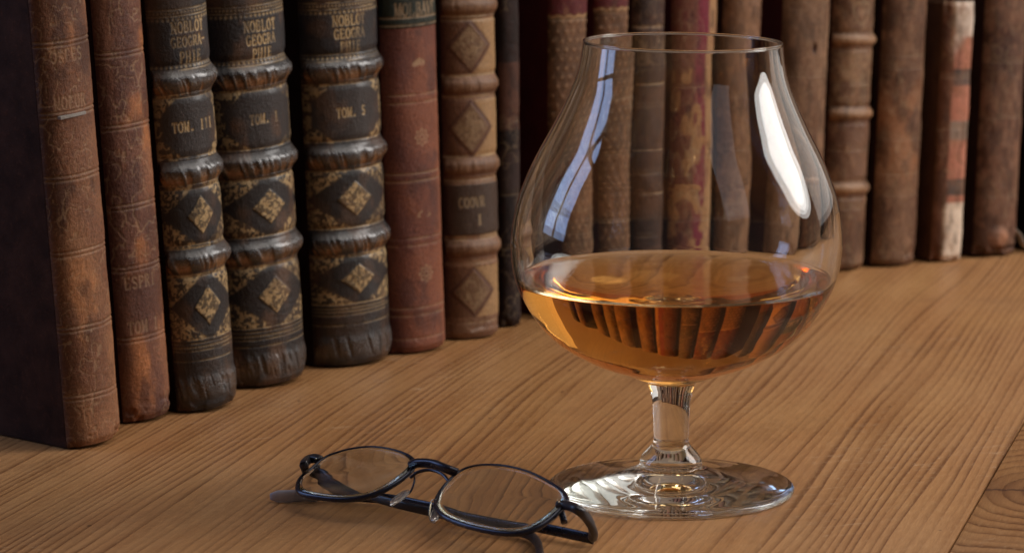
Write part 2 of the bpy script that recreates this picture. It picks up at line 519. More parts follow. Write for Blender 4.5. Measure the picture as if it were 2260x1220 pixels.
_sf = lambda x, y, w=0.16: [(x - w, y), (x + w, y)]
GLYPH = {   # serif capitals as strokes in a unit box: (polyline, relative width)
    "N": [([(0.12, 0), (0.12, 1)], .6), ([(0.12, 1), (0.88, 0)], 1.3), ([(0.88, 0), (0.88, 1)], .6), (_sf(.12, 0), .5), (_sf(.1, 1), .5), (_sf(.88, 1), .5)],
    "O": [(arc(.5, .5, .44, .5, 0, 360, 20), 1.1)],
    "B": [([(0.16, 0), (0.16, 1)], 1.2), ([(0.16, 1), (.5, 1)] + arc(.5, .77, .3, .23, 90, -90, 8) + [(.16, .54)], .9), ([(.16, .54), (.5, .54)] + arc(.52, .27, .34, .27, 90, -90, 8) + [(.16, 0)], 1)],
    "L": [([(0.2, 0), (0.2, 1)], 1.2), ([(.2, 0), (.85, 0), (.85, .2)], .7), (_sf(.2, 1), .5)],
    "T": [([(0.5, 0), (0.5, 1)], 1.2), ([(.06, .82), (.06, 1), (.94, 1), (.94, .82)], .6), (_sf(.5, 0), .5)],
    "G": [(arc(.52, .5, .42, .5, 50, 320, 16), 1.1), ([(.86, .05), (.86, .42)], 1), (_sf(.8, .42), .5)],
    "E": [([(0.2, 0), (0.2, 1)], 1.2), ([(.2, 1), (.82, 1), (.82, .84)], .7), ([(.2, .52), (.68, .52)], .7), ([(.2, 0), (.86, 0), (.86, .18)], .7)],
    "R": [([(0.16, 0), (0.16, 1)], 1.2), ([(0.16, 1), (.5, 1)] + arc(.5, .75, .32, .25, 90, -90, 8) + [(.16, .5)], .9), ([(.48, .5), (.92, 0)], 1.1), (_sf(.16, 0), .5)],
    "A": [([(0.06, 0), (0.5, 1)], .6), ([(.5, 1), (.94, 0)], 1.3), ([(.25, .36), (.75, .36)], .6), (_sf(.06, 0, .12), .5), (_sf(.92, 0, .12), .5)],
    "P": [([(0.2, 0), (0.2, 1)], 1.2), ([(0.2, 1), (.54, 1)] + arc(.54, .74, .32, .26, 90, -90, 8) + [(.2, .48)], .9), (_sf(.2, 0), .5)],
    "H": [([(0.14, 0), (0.14, 1)], 1.1), ([(.86, 0), (.86, 1)], 1.1), ([(.14, .52), (.86, .52)], .6), (_sf(.14, 0), .5), (_sf(.14, 1), .5), (_sf(.86, 0), .5), (_sf(.86, 1), .5)],
    "I": [([(0.5, 0), (0.5, 1)], 1.2), (_sf(.5, 0, .24), .5), (_sf(.5, 1, .24), .5)],
    "M": [([(0.1, 0), (0.1, 1)], .6), ([(.1, 1), (.5, .1)], 1.2), ([(.5, .1), (.9, 1)], .6), ([(.9, 1), (.9, 0)], 1.1), (_sf(.1, 0, .1), .5), (_sf(.9, 0, .1), .5)],
    "V": [([(0.06, 1), (0.5, 0)], 1.2), ([(.5, 0), (.94, 1)], .6)],
    "U": [([(.14, 1), (.14, .3)] + arc(.48, .3, .34, .3, 180, 360, 10) + [(.82, 1)], 1), (_sf(.14, 1), .5), (_sf(.84, 1), .5)],
    "S": [(arc(.5, .75, .32, .25, 30, 270, 10) + arc(.5, .25, .34, .25, 90, -150, 10), 1)],
    "C": [(arc(.52, .5, .42, .5, 50, 310, 16), 1.1)],
    "5": [([(.78, 1), (.28, 1), (.24, .58)], 1), (arc(.46, .3, .34, .3, 110, -150, 12), 1.1)],
    "-": [([(.2, .5), (.8, .5)], 1)],
    ".": [([(.4, .08), (.5, .08)], 1.6)],
    " ": [],
}


class Spine:
    """surface of one rounded book spine: geometry, colours and gilt tooling on a (v, u) grid in cm"""

    def __init__(s, bk, w, H, bulge, res, seed):
        s.bk, s.w, s.H, s.seed = bk, w, H, seed
        A = R(84)
        ph = np.linspace(-A, A, 400)
        x = w / 2 * np.sin(ph) / math.sin(A)
        y = -bulge * (np.cos(ph) - math.cos(A)) / (1 - math.cos(A))
        L = np.concatenate([[0], np.cumsum(np.hypot(np.diff(x), np.diff(y)))])
        s.half = L[-1] / 2
        nu = max(24, int(L[-1] / res))
        u = np.linspace(0, L[-1], nu)
        s.x, s.y = np.interp(u, L, x), np.interp(u, L, y)
        tx, ty = np.gradient(s.x), np.gradient(s.y)
        ln = np.hypot(tx, ty)
        s.nx, s.ny = ty / ln, -tx / ln
        s.vmax = H
        nv = int(H / res)
        s.u1, s.v1 = u - s.half, np.linspace(0, H, nv)
        s.U, s.V = np.meshgrid(s.u1, s.v1)
        s.disp = np.zeros_like(s.U)
        s.gold = np.zeros_like(s.U)
        s.wear = np.full_like(s.U, 0.2)
        s.col = np.zeros(s.U.shape + (3,))
        s.bands = []

    def N(s, sx, sy, k=0, oc=4): return vnoise(s.U, s.V, sx, sy, s.seed * 10 + k, oc)

    def base(s, c0, c1, sx=0.8, sy=0.5, k=0, lo=.35, hi=.65):
        m = sstep(lo, hi, s.N(sx, sy, k, 5))[..., None]
        s.col = np.array(c0) * (1 - m) + np.array(c1) * m

    def tint(s, m, c):
        m = np.clip(m, 0, 1)[..., None]
        s.col = s.col * (1 - m) + np.array(c) * m

    def band(s, py, half, h, scale=1.0):
        v = s.bk.v(py) if py is not None else scale
        t = (s.V - v) / half
        s.disp += h * np.exp(-np.abs(t) ** 3.0 * 1.2)
        s.disp -= h * 0.22 * np.exp(-((np.abs(t) - 1.75) / 0.45) ** 2)
        s.bands.append((v - half * 1.35, v + half * 1.35, v))
        return v

    def line(s, py, th=0.035, g=0.7, depth=0.015, v=None, col=None):
        v = s.bk.v(py) if v is None else v
        m = np.exp(-((s.V - v + 0.02 * (s.N(1.2, .1, 40, 2) - .5)) / th) ** 2)
        s.gold = np.maximum(s.gold, g * m * sstep(.25, .55, s.N(2.5, .8, 41)) * 1.0)
        s.disp -= depth * m

    def dots(s, py, step=0.16, r=0.05, g=0.8, v=None):
        v = s.bk.v(py) if v is None else v
        uu = (s.U + 50) % step - step / 2
        m = np.exp(-((uu) ** 2 + (s.V - v) ** 2) / r ** 2)
        s.gold = np.maximum(s.gold, g * m)
        s.disp -= 0.012 * m

    def zone(s, pa, pb):
        a, b = sorted((s.bk.v(pa), s.bk.v(pb)))
        return sstep(a - .02, a + .02, s.V) * (1 - sstep(b - .02, b + .02, s.V))

    def lozenge(s, py, hw, hh, u0=0.0, p=1.0):
        v = s.bk.v(py)
        return (np.abs(s.U - u0) / hw) ** p + (np.abs(s.V - v) / hh) ** p

    def flecks(s, k, sc=3.2, th=.47):
        """dense little scroll and leaf stamps"""
        a = np.abs(s.N(sc, sc, k, 3) - .5); b = s.N(sc * 2.2, sc * 2.2, k + 1, 2)
        return np.maximum(sstep(.045, .015, a), sstep(th + .05, th + .13, b))

    def curls(s, k, sc=1.7, wd=.018):
        """thin curling stems"""
        a = np.abs(s.N(sc, sc * .7, k, 2) - .5)
        b = np.abs(s.N(sc * 1.4, sc, k + 3, 2) - .47)
        return np.maximum(sstep(wd * 1.6, wd * .5, a), sstep(wd, wd * .3, b) * .7)

    def text(s, st, py, h, u0=0.0, g=0.9, cw=0.54, st_w=0.075, fade=True, v=None):
        vc = s.bk.v(py) if v is None else v
        n = len(st); adv = h * cw * 1.22
        W = adv * n
        m = np.zeros_like(s.U)
        j0, j1 = np.searchsorted(s.v1, vc - h), np.searchsorted(s.v1, vc + h)
        for i, ch in enumerate(st):
            ox, oy = u0 - W / 2 + i * adv + adv * .1, vc - h / 2
            gw = h * cw
            i0, i1 = np.searchsorted(s.U[0], ox - .15), np.searchsorted(s.U[0], ox + gw + .15)
            if i1 <= i0: continue
            uu, vv = s.U[j0:j1, i0:i1], s.V[j0:j1, i0:i1]
            mm = m[j0:j1, i0:i1]
            for poly, wd in GLYPH[ch]:
                for (xa, ya), (xb, yb) in zip(poly[:-1], poly[1:]):
                    ax, ay, bx, by = ox + xa * gw, oy + ya * h, ox + xb * gw, oy + yb * h
                    dx, dy = bx - ax, by - ay
                    t = np.clip(((uu - ax) * dx + (vv - ay) * dy) / (dx * dx + dy * dy + 1e-9), 0, 1)
                    d = np.hypot(uu - ax - t * dx, vv - ay - t * dy)
                    r = h * st_w * wd
                    mm[...] = np.maximum(mm, sstep(r + .02, r - .012, d))
        if fade: m = m * (.35 + .65 * sstep(.24, .42, s.N(1.1, 1.1, 60)))
        s.gold = np.maximum(s.gold, g * m)
        s.disp -= .01 * m

    def finish_wear(s, amp=0.03, ends=0.35, frag=0.0):
        s.disp += amp * (s.N(1.3, .9, 70, 5) - .5) * 2 + amp * .4 * (s.N(6, 5, 71, 4) - .5)
        e = np.minimum(s.V, s.H - s.V)
        s.disp -= ends * .35 * (1 - sstep(0, ends, e)) ** 2
        if frag: s.disp -= frag * sstep(.55, .7, s.N(1.6, 1.6, 72)) * (1 - sstep(0, .9, e))

    def build(s, mat):
        s.gold = np.clip(s.gold, 0, 1)
        s.col = s.col * np.array((1.0, .86, .74))
        X = s.x[None, :] + s.nx[None, :] * s.disp
        Y = s.y[None, :] + s.ny[None, :] * s.disp
        # fade relief out towards the joints so the leather meets the boards
        ed = sstep(s.half, s.half * .86, np.abs(s.U))
        X = s.x[None, :] + s.nx[None, :] * s.disp * ed
        Y = s.y[None, :] + s.ny[None, :] * s.disp * ed
        P = np.stack([X, Y, s.V + 0.04], -1)
        cuts = sorted(s.bands)
        rng, last = [], 0
        for a, b, c in cuts:
            ia, ib = np.searchsorted(s.v1, a), np.searchsorted(s.v1, b)
            ib = min(ib, len(s.v1) - 1)
            if ia - last > 2: rng.append(("spine_panel", last, ia))
            rng.append(("raised_band", max(ia, last), ib)); last = ib
        if len(s.v1) - 1 - last > 2: rng.append(("spine_panel" if cuts else "spine", last, len(s.v1) - 1))
        for nm, a, b in rng:
            if b - a < 2: continue
            q = slice(a, b + 1)
            Pq = P[q]; col = s.col[q]; go = s.gold[q]; we = s.wear[q]; U = s.U[q]; V = s.V[q]
            # a hem turned in behind the leather gives every piece real thickness
            def hem(A, pos=False):
                B = np.concatenate([A[:1], A, A[-1:]], 0)
                return B
            P2 = hem(Pq).copy(); P2[0, :, 1] += .12; P2[-1, :, 1] += .12
            P2[0, :, 0] *= .93; P2[-1, :, 0] *= .93
            if a > 0: P2[0] = P2[1]; P2[0, :, 1] += .06
            if b < len(s.v1) - 1: P2[-1] = P2[-2]; P2[-1, :, 1] += .06
            grid_obj(nm, P2, mat, s.bk.root, hem(col), hem(go), hem(we), (hem(U) + s.seed * 3.7, hem(V)))


class Book:
    def __init__(s, label, px, yaw, lean, H=17.0, depth=10.5, bulge=.27, res=.04, seed=1,
                 board=((.03, .015, .012), (.05, .028, .02)), group="old leather bound books in a row", name="book", brough=.5, push=0.0):
        xL, yL, xR = px
        y = R(yaw)
        sv = Vector((math.cos(y), math.sin(y), 0))
        PL = on_z(xL, yL)
        lo, hi = .5, 6.0
        for _ in range(40):
            w = (lo + hi) / 2
            if proj(PL + sv * w)[0] < xR: lo = w
            else: hi = w
        O = PL + sv * (w / 2)
        u = Vector((lean[0], lean[0] * math.tan(y), 1)).normalized()
        s2 = (sv - u * sv.dot(u)).normalized()
        d = u.cross(s2)
        O += d * push
        mz = min((O + s2 * a + d * b).z for a in (-w / 2, w / 2) for b in (-bulge * w, depth))
        O.z += 0.02 - mz
        s.O, s.u, s.s, s.d, s.w, s.H = O, u, s2, d, w, H
        s.PL, s.PR = PL, PL + sv * w
        s.bulge = bulge * w
        s.root = empty(name, label, "book", group)
        m = Matrix((s2, d, u)).transposed().to_4x4()
        m.translation = O * K
        s.root.matrix_world = m
        s.sp = Spine(s, w, H, s.bulge, res, seed)
        bm_ = board_material("board_leather_%d" % seed, *board, brough)
        for sg in (-1, 1):
            x0, x1 = sorted((sg * (w / 2 - .20), sg * (w / 2 - .005)))
            box_obj("cover_board", x0, x1, 0.02, depth, 0.0, H, bm_, s.root, bevel=.07)
        box_obj("page_block", -(w / 2 - .22), w / 2 - .22, .05, depth - .35, .28, H - .28, PAGES, s.root, bevel=.03)

    def v(s, py):
        lo, hi = -3.0, 30.0
        f = s.O - s.d * s.bulge
        for _ in range(40):
            m = (lo + hi) / 2
            if proj(f + s.u * m)[1] > py: lo = m
            else: hi = m
        return lo


PAGES = page_material()
L_BLACK = leather_material("black_gilt_leather", .48, .34, .8, (0.58, 0.40, 0.19), coat=0.6)
L_BROWN = leather_material("worn_brown_leather", .52, .28, .6, (0.42, 0.28, 0.16))
L_TAN = leather_material("tan_calf_leather", .48, .33, .5, (0.50, 0.36, 0.20))
L_MATT = leather_material("dry_matt_leather", .62, .22, .6, (0.46, 0.33, 0.19))

# ---- left pair: thin brown tooled books
def brown_book(label, px, yaw, lean, lines, seed, c0, c1, rub, dark, textl=()):
    b = Book(label, px, yaw, lean, seed=seed, res=.032, board=((.022, .010, .007), (.070, .032, .022)) if seed == 1 else ((.018, .006, .008), (.030, .010, .013)), brough=.75)
    s = b.sp
    s.base(c0, c1, .55, .35)
    s.tint(sstep(.55, .72, s.N(.9, .55, 3)) * .8, rub)
    s.tint(sstep(.50, .70, s.N(1.1, .5, 5)) * .75, dark)
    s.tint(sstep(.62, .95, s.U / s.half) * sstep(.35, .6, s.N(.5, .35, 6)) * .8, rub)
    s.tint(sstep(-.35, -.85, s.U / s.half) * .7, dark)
    m = s.curls(20, 2.8, .018) * sstep(.36, .46, s.N(.5, .4, 24))
    s.gold = np.maximum(s.gold, m * .45)
    s.disp -= .008 * m
    for y in lines:
        s.line(y - 5, .025, .55, .03); s.line(y + 5, .025, .5, .03)
    for t, y in textl: s.text(t, y, .36, -.2, .45)
    s.wear += .35 * s.N(.6, .4, 8)
    s.finish_wear(.028, .3, .12)
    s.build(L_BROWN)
    return b


b1 = brown_book("thin mottled tan and brown book, first in the row, pale crack across its spine",
                (148, 992, 262), 50, (-.052, .02), (95, 250, 390, 555, 720, 870), 1,
                (.28, .15, .082), (.18, .088, .052), (.42, .205, .09), (.06, .028, .021), (("OSEES", 122), ("MOEUR", 225)))
s_ = b1.v(252)
crack = box_obj("torn_leather_edge", -.75, .28, -b1.bulge - .05, -b1.bulge + .10, s_ - .05, s_ + .05, board_material("pale_torn_leather", (.22, .2, .18), (.34, .31, .28)), b1.root, bevel=.02)
b2 = brown_book("thin reddish brown leather book with an orange rubbed edge and a ragged split tail",
                (272, 936, 373), 48, (-.049, .02), (120, 280, 455, 590, 745), 2,
                (.27, .135, .08), (.155, .075, .055), (.44, .20, .085), (.08, .036, .03), (("ESPRI", 620), ("TOM I", 718)))


# ---- the three black gilt volumes
def black_book(label, px, yaw, lean, bands, tail, title, oct_y, loz, seed, texts, rub=1.0, tom="TOM. I", uo=-.20):
    b = Book(label, px, yaw, lean, seed=seed, res=.027, bulge=.33, depth=11, H=17.5,
             board=((.010, .004, .005), (.022, .010, .010)), brough=.6)
    s = b.sp
    BK, BR, GR = (.013, .012, .015), (.034, .020, .013), (.10, .095, .10)
    s.U = s.U - uo
    s.base(BK, BR, .9, .7)
    hs = s.half
    edges = sorted([b.v(y) for y in bands])
    # gilt fields
    for a_, b_ in loz["zones"]:
        z = s.zone(a_, b_)
        c = (a_ + b_) / 2
        hh = abs(b.v(a_) - b.v(b_)) / 2
        L = s.lozenge(c, hs * .80, hh * 1.02)
        inner = s.lozenge(c, hs * .33, hh * .60)
        fl = s.flecks(int(30 + a_), 4.8)
        s.gold = np.maximum(s.gold, z * sstep(1.0, 1.12, L) * (.05 + .95 * fl) * .8)
        s.gold = np.maximum(s.gold, z * sstep(1.0, .9, inner) * (.18 + .8 * s.flecks(int(50 + a_), 4.6)))
        s.disp += .03 * sstep(1.05, .9, inner) * z
        s.tint(z * sstep(1.15, 1.0, L) * sstep(.9, 1.0, inner), BK)
        s.line(None, .02, .6, .012, v=min(b.v(a_), b.v(b_)) + .03); s.line(None, .02, .6, .012, v=max(b.v(a_), b.v(b_)) - .03)
    z = s.zone(*oct_y)
    c = sum(oct_y) / 2; hh = abs(b.v(oct_y[0]) - b.v(oct_y[1])) / 2
    L = np.maximum(np.maximum(np.abs(s.U) / (hs * .66), np.abs(s.V - b.v(c)) / (hh * .95)), (np.abs(s.U) / (hs * .66) + np.abs(s.V - b.v(c)) / (hh * .95)) / 1.42)
    L = L + .10 * (s.N(2, 2, 15) - .5)
    s.gold = np.maximum(s.gold, z * sstep(1.0, 1.08, L) * (.08 + .92 * s.flecks(33, 3.2)) * .75)
    s.tint(z * sstep(1.08, 1.0, L), (.028, .026, .030))
    s.text(tom, c, .30, .02, .75)
    # title panel
    a_, b_ = title
    z = s.zone(a_, b_)
    s.tint(z * sstep(.93, .86, np.abs(s.U) / hs), (.016, .016, .022))
    s.dots(b_ - 4, .17, .045, .8); s.line(b_ + 3, .022, .7)
    s.dots(a_ + 4, .17, .05, .8); s.line(a_ - 4, .022, .7); s.line(a_ - 18, .022, .6); s.dots(a_ - 11, .13, .04, .6)
    for t, y, h in texts: s.text(t, y, h * .92, .10, .9)
    # tooled fillets above the tail
    for k, y in enumerate(tail[:-1]):
        s.line(y, .02, .45)
        if k % 2: s.dots(y - 8, .09, .035, .5)
    # bands
    for y in bands:
        v = s.band(y, .29, .19)
        t = (s.V - v) / .30
        on = np.exp(-t ** 4)
        st = vnoise(s.U + .25 * s.V, s.V, 5.0, .9, seed * 10 + 77, 3); st = .5 * st + .5 * vnoise(s.U + .3 * s.V, s.V, 9.0, .8, seed * 10 + 78, 2)
        s.wear += 1.3 * on
        s.tint(on * .7, (.014, .012, .015))
        s.tint(np.exp(-((t + .8) / .6) ** 2) * sstep(.44, .56, st) * .95, (.27, .15, .065))
        s.gold *= (1 - on * .85)
        s.disp -= .06 * np.exp(-((t + .35) / .8) ** 2) * sstep(.42, .62, st)
        s.line(None, .02, .5, .015, v=v + .52); s.line(None, .02, .5, .015, v=v - .52)
    v = b.v(tail[-1])
    t = (s.V - v) / .36
    s.disp += .06 * np.exp(-t ** 4) - .05 * np.exp(-t ** 4) * sstep(.45, .65, vnoise(s.U + .2 * s.V, s.V, 6.5, 1.2, seed * 10 + 79, 3))
    s.wear += 1.0 * np.exp(-t ** 4)
    s.tint(np.exp(-t ** 4) * .7, (.032, .026, .026))
    s.gold *= (1 - np.exp(-t ** 4))
    s.tint(sstep(.50, .75, s.N(1.4, .9, 9)) * .42 * rub, (.12, .068, .038))
    s.wear += .5 * s.N(1, .8, 8)
    s.gold *= .45 + .75 * sstep(.3, .5, s.N(.7, .55, 12))
    s.gold *= .35 + .65 * sstep(-.95, -.35, s.U / hs)
    s.U = s.U + uo
    s.finish_wear(.02, .25, .05)
    s.build(L_BLACK)
    return b


b3 = black_book("black gilt book with raised bands, leftmost of the three, next to the reddish brown book",
                (392, 912, 514), 47, (-.055, .02), (-60, 178, 380, 572), (752, 768, 790, 850), (38, 150), (205, 350),
                {"zones": [(402, 545), (600, 745)]}, 3,
                (("NOBLOT", 60, .36), ("GEOGRA-", 92, .33), ("PHIE", 126, .36)), tom="TOM. III")
b4 = black_book("black gilt book with raised bands and a rubbed faded spine, middle one of the three",
                (508, 858, 664), 46, (-.046, .02), (-60, 165, 360, 552), (725, 742, 757, 800), (30, 140), (195, 328),
                {"zones": [(390, 520), (580, 718)]}, 4,
                (("NOBLOT", 58, .37), ("GEOGRA", 88, .34), ("PHIE", 118, .34)), 1.6, tom="TOM. I", uo=-.22)
b5 = black_book("black gilt book with bright gold lozenges, touching the red brown book's left side",
                (694, 811, 853), 43, (-.034, .02), (-70, 152, 342, 532), (675, 690, 712, 762), (22, 130), (182, 312),
                {"zones": [(372, 502), (558, 668)]}, 5,
                (("NOBLOT", 45, .37), ("GEOGRA", 74, .35), ("PHIE", 103, .35)), tom="TOM. 5", uo=-.34)

# ---- red brown book with the dark green title label
b6 = Book("red brown calf book with a dark green title label and small gilt flower stamps", (862, 783, 978), 42, (-.027, .02), seed=6, res=.035,
          board=((.035, .007, .010), (.055, .012, .014)))
s = b6.sp
s.base((.215, .085, .052), (.13, .048, .036), .7, .45)
s.tint(sstep(.55, .75, s.N(1.2, .8, 4)) * .7, (.08, .035, .032))
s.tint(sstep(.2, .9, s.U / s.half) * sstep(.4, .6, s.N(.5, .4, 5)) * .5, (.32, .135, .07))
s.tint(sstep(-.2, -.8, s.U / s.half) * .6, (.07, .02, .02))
lab = s.zone(-60, 62)
s.tint(lab, (.012, .022, .018)); s.disp += .03 * lab
s.text("MOLBAVE", 22, .42, 0, .7, cw=.52)
for y, g in ((40, .8), (57, .75), (210, .55), (228, .5), (383, .55), (400, .5), (525, .5), (541, .45), (678, .5), (694, .45), (745, .35)):
    s.line(y, .035, g, .012)
for y in (305, 605):                      # flower stamps
    v = b6.v(y); rr = np.hypot(s.U, s.V - v); th = np.arctan2(s.V - v, s.U)
    s.gold = np.maximum(s.gold, .85 * (sstep(.035, .01, np.abs(rr - .10)) + sstep(.05, .015, np.abs(rr - .24 - .05 * np.cos(8 * th)))))
for y in (138, 470):                      # little bird stamps
    v = b6.v(y); q = (s.U / .32) ** 2 + ((s.V - v + .35 * np.abs(s.U)) / .13) ** 2
    s.gold = np.maximum(s.gold, .85 * sstep(1.15, .7, q) * sstep(.4, .55, s.N(5, 5, 9)))
s.wear += .3
s.finish_wear(.025, .3, .05)
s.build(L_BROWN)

# ---- tan banded book
b7 = Book("tan calf book with raised bands, stamped diamonds and a dark label low on the spine", (984, 750, 1098), 34, (-.014, .02), seed=7, res=.032, bulge=.30,
          board=((.03, .014, .010), (.05, .024, .016)))
s = b7.sp
TN, TD, TG = (.20, .122, .066), (.115, .058, .035), (.34, .235, .125)
s.base(TN, (.22, .125, .075), .8, .6)
hs = s.half
s.U = s.U + .30
for a_, b_ in ((45, 165), (222, 348), (590, 700)):
    z = s.zone(a_, b_); c = (a_ + b_) / 2; hh = abs(b7.v(a_) - b7.v(b_)) / 2
    L = s.lozenge(c, hs * .62, hh * 1.0)
    s.tint(z * .75, TD)
    s.tint(z * sstep(.9, .8, L), (.165, .105, .062)); s.disp += z * .02 * sstep(.95, .85, L)
    s.tint(z * np.exp(-((L - .97) / .07) ** 2), (.09, .042, .03))
    s.tint(z * sstep(1.0, 1.2, L) * sstep(0, .1, s.U), TG)
    s.gold = np.maximum(s.gold, z * sstep(.8, .7, L) * s.flecks(int(a_ + 9), 2.6) * .3)
z = s.zone(408, 520)
s.tint(z, (.062, .044, .036)); s.disp += .02 * z
s.text("COOVR", 447, .34, 0, .55, cw=.5); s.text("I", 487, .34, .28, .8)
for y, g in ((37, .9), (46, .4), (168, .9), (214, .8), (346, .9), (398, .4), (522, 1.0), (528, .8), (582, .4), (712, .5)):
    s.line(y, .04, g, .01)
for y in (18, 192, 370, 550):
    v = s.band(y, .24, .12)
    on = np.exp(-((s.V - v) / .26) ** 4)
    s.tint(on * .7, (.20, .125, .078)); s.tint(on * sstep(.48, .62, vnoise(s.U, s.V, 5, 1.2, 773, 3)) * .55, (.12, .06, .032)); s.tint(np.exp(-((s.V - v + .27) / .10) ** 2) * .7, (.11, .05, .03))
    s.disp -= .02 * on * sstep(.5, .7, vnoise(s.U, s.V, 4, .8, 771, 3))
s.tint(s.zone(700, 760) * .5, (.20, .13, .10))
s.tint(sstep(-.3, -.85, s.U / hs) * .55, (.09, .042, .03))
s.U = s.U - .30
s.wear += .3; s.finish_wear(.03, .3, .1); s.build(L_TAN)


# ---- plainer books behind and right of the glass
def plain_book(label, px, yaw, lean, seed, c0, c1, mat, paint=None, board=((.022, .010, .009), (.04, .018, .014)), **kw):
    b = Book(label, px, yaw, lean, seed=seed, board=board, **kw)
    s = b.sp
    c0, c1 = tuple(q * .8 for q in c0), tuple(q * .75 for q in c1)
    s.base(c0, c1, .6, .45)
    s.tint(sstep(.55, .75, s.N(1.3, .9, 4)) * .5, tuple(q * .45 for q in c0))
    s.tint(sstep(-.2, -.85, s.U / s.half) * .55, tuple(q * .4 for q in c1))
    for v_ in (2.1 + seed % 3 * .4, 4.9 + seed % 4 * .3, 7.6 + seed % 2 * .5):
        s.line(None, .03, .38, .02, v=v_); s.line(None, .02, .3, .015, v=v_ + .14)
    s.gold = np.maximum(s.gold, .26 * s.curls(57, 3.0, .03) * sstep(.4, .55, s.N(.5, .4, 58)))
    if paint: paint(b, s)
    s.tint(sstep(.52, .72, s.N(3.2, 2.0, 81)) * .45, tuple(q * 1.5 for q in c0))
    s.tint(sstep(.54, .72, s.N(2.6, 1.1, 83)) * .5, tuple(q * .4 for q in c1))
    s.wear += .3
    s.finish_wear(.04, .3, .12)
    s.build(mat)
    return b


def p8(b, s):
    s.tint(s.zone(140, 290) * .8, (.10, .045, .03)); s.tint(s.zone(340, 420) * .4, (.05, .03, .028))
b8 = plain_book("narrow very dark brown book in shadow beside the tan banded book", (1106, 724, 1148), 38, (-.008, .02), 8, (.028, .012, .010), (.018, .008, .008), L_MATT, p8, res=.05)

MAR, TAN_ = (.105, .020, .026), (.205, .115, .066)
def half_label(cut, dots=True):
    def f(b, s):
        v = b.v(cut); edge = v + .07 * np.abs(np.sin(s.U * 7.0))
        m = sstep(edge - .02, edge + .02, s.V)
        s.tint(m, MAR)
        s.tint(np.exp(-((s.V - edge + .06) / .05) ** 2) * .9, (.46, .34, .2)); s.disp += .02 * m
        s.line(None, .02, .5, v=v - .14)
        if dots:
            q = ((s.U + 50 + .17 * (np.floor(s.V / .34) % 2)) % .34 - .17) ** 2 + (s.V % .34 - .17) ** 2
            d = np.exp(-q / .0032) * (1 - m)
            s.tint(d * .7, (.38, .26, .16)); s.disp += .03 * d
    return f
b10 = plain_book("tan pimpled book with a maroon scalloped title label, left behind the glass rim", (1208, 704, 1288), 38, (0, .02), 10, TAN_, (.17, .10, .058), L_MATT, half_label(38), board=((.05, .008, .010), (.075, .012, .014)))
b11 = plain_book("tan pimpled book with a maroon scalloped label set higher, right of its twin", (1305, 688, 1377), 38, (.003, .02), 11, TAN_, (.17, .098, .055), L_MATT, half_label(22), board=((.05, .008, .010), (.075, .012, .014)))
def p12(b, s):
    for y in (62, 190, 340, 455): s.line(y, .05, .9, .015)
    s.gold = np.maximum(s.gold, .35 * s.flecks(9, 2.2) * s.zone(90, 150))
    s.tint(s.zone(200, 330) * .4, (.14, .08, .05))
b12 = plain_book("dark brown book with thin gold lines behind the middle of the glass", (1386, 675, 1455), 37, (.006, .02), 12, (.10, .055, .038), (.06, .032, .026), L_BROWN, p12)
def p13(b, s):
    e = s.U - .10 * s.half + .5 * (s.N(.9, .9, 5) - .5)
    s.tint(sstep(.22, .30, s.U / s.half) * 1.0, (.36, .235, .13))
    s.tint(sstep(.28, .22, s.U / s.half) * 1.0, (.18, .022, .05))
    s.tint(sstep(-.1, -.25, s.U / s.half), (.16, .065, .045))
    f = sstep(.52, .56, s.N(2.0, 1.3, 7, 3)) * s.zone(150, 640) * sstep(.5, .3, s.U / s.half)
    s.tint(f, (.34, .2, .1))
    s.gold = np.maximum(s.gold, .4 * s.curls(31, 1.6) * s.zone(200, 640))
b13 = plain_book("maroon and tan book with a faded red strip down its spine behind the glass", (1470, 660, 1565), 37, (.010, .02), 13, (.12, .03, .035), (.09, .02, .025), L_MATT, p13, board=((.045, .006, .010), (.06, .010, .014)))
b14 = plain_book("smooth mid brown book behind the right side of the glass rim", (1580, 643, 1660), 36, (.014, .02), 14, (.27, .165, .10), (.19, .10, .058), L_BROWN)
def p15(b, s):
    v = b.v(110); q = np.hypot((s.U - .05) / .12, (s.V - v) / .22)
    s.tint(sstep(1.3, .7, q), (.05, .022, .015)); s.disp -= .1 * sstep(1.3, .4, q)
    s.tint(sstep(.5, .62, s.N(.8, .25, 6)) * .4, (.33, .22, .14))
b15 = plain_book("light brown book with a dark worm hole near the top, just right of the glass", (1704, 618, 1802), 36, (.026, .02), 15, (.27, .175, .115), (.20, .115, .07), L_MATT, p15, board=((.05, .009, .012), (.07, .014, .016)))
def p16(b, s):
    for y in (92, 255, 420):
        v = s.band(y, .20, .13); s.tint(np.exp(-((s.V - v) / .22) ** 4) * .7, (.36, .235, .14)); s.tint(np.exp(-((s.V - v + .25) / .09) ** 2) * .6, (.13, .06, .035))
    s.tint(s.zone(275, 400) * .5, (.14, .075, .055))
    v = b.v(35); q = np.abs(np.hypot(s.U, (s.V - v) - .5 * np.abs(s.U)) - .42)
    s.gold = np.maximum(s.gold, .5 * sstep(.06, .02, q))
    s.gold = np.maximum(s.gold, .25 * s.flecks(12, 2.4) * s.zone(120, 240))
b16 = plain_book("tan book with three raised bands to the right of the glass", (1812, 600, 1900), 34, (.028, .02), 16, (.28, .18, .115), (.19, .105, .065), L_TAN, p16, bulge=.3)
def p17(b, s):
    s.tint(sstep(.5, .66, s.N(.9, .6, 6)) * np.exp(-((s.V - b.v(300)) / 2.0) ** 4) * .7, (.34, .17, .085))
    s.line(125, .03, .4); s.line(385, .04, .3)
b17 = plain_book("mottled brown book with an orange rubbed middle, left of the red and white one", (1922, 590, 2014), 33, (.030, .02), 17, (.25, .155, .10), (.16, .085, .055), L_MATT, p17)
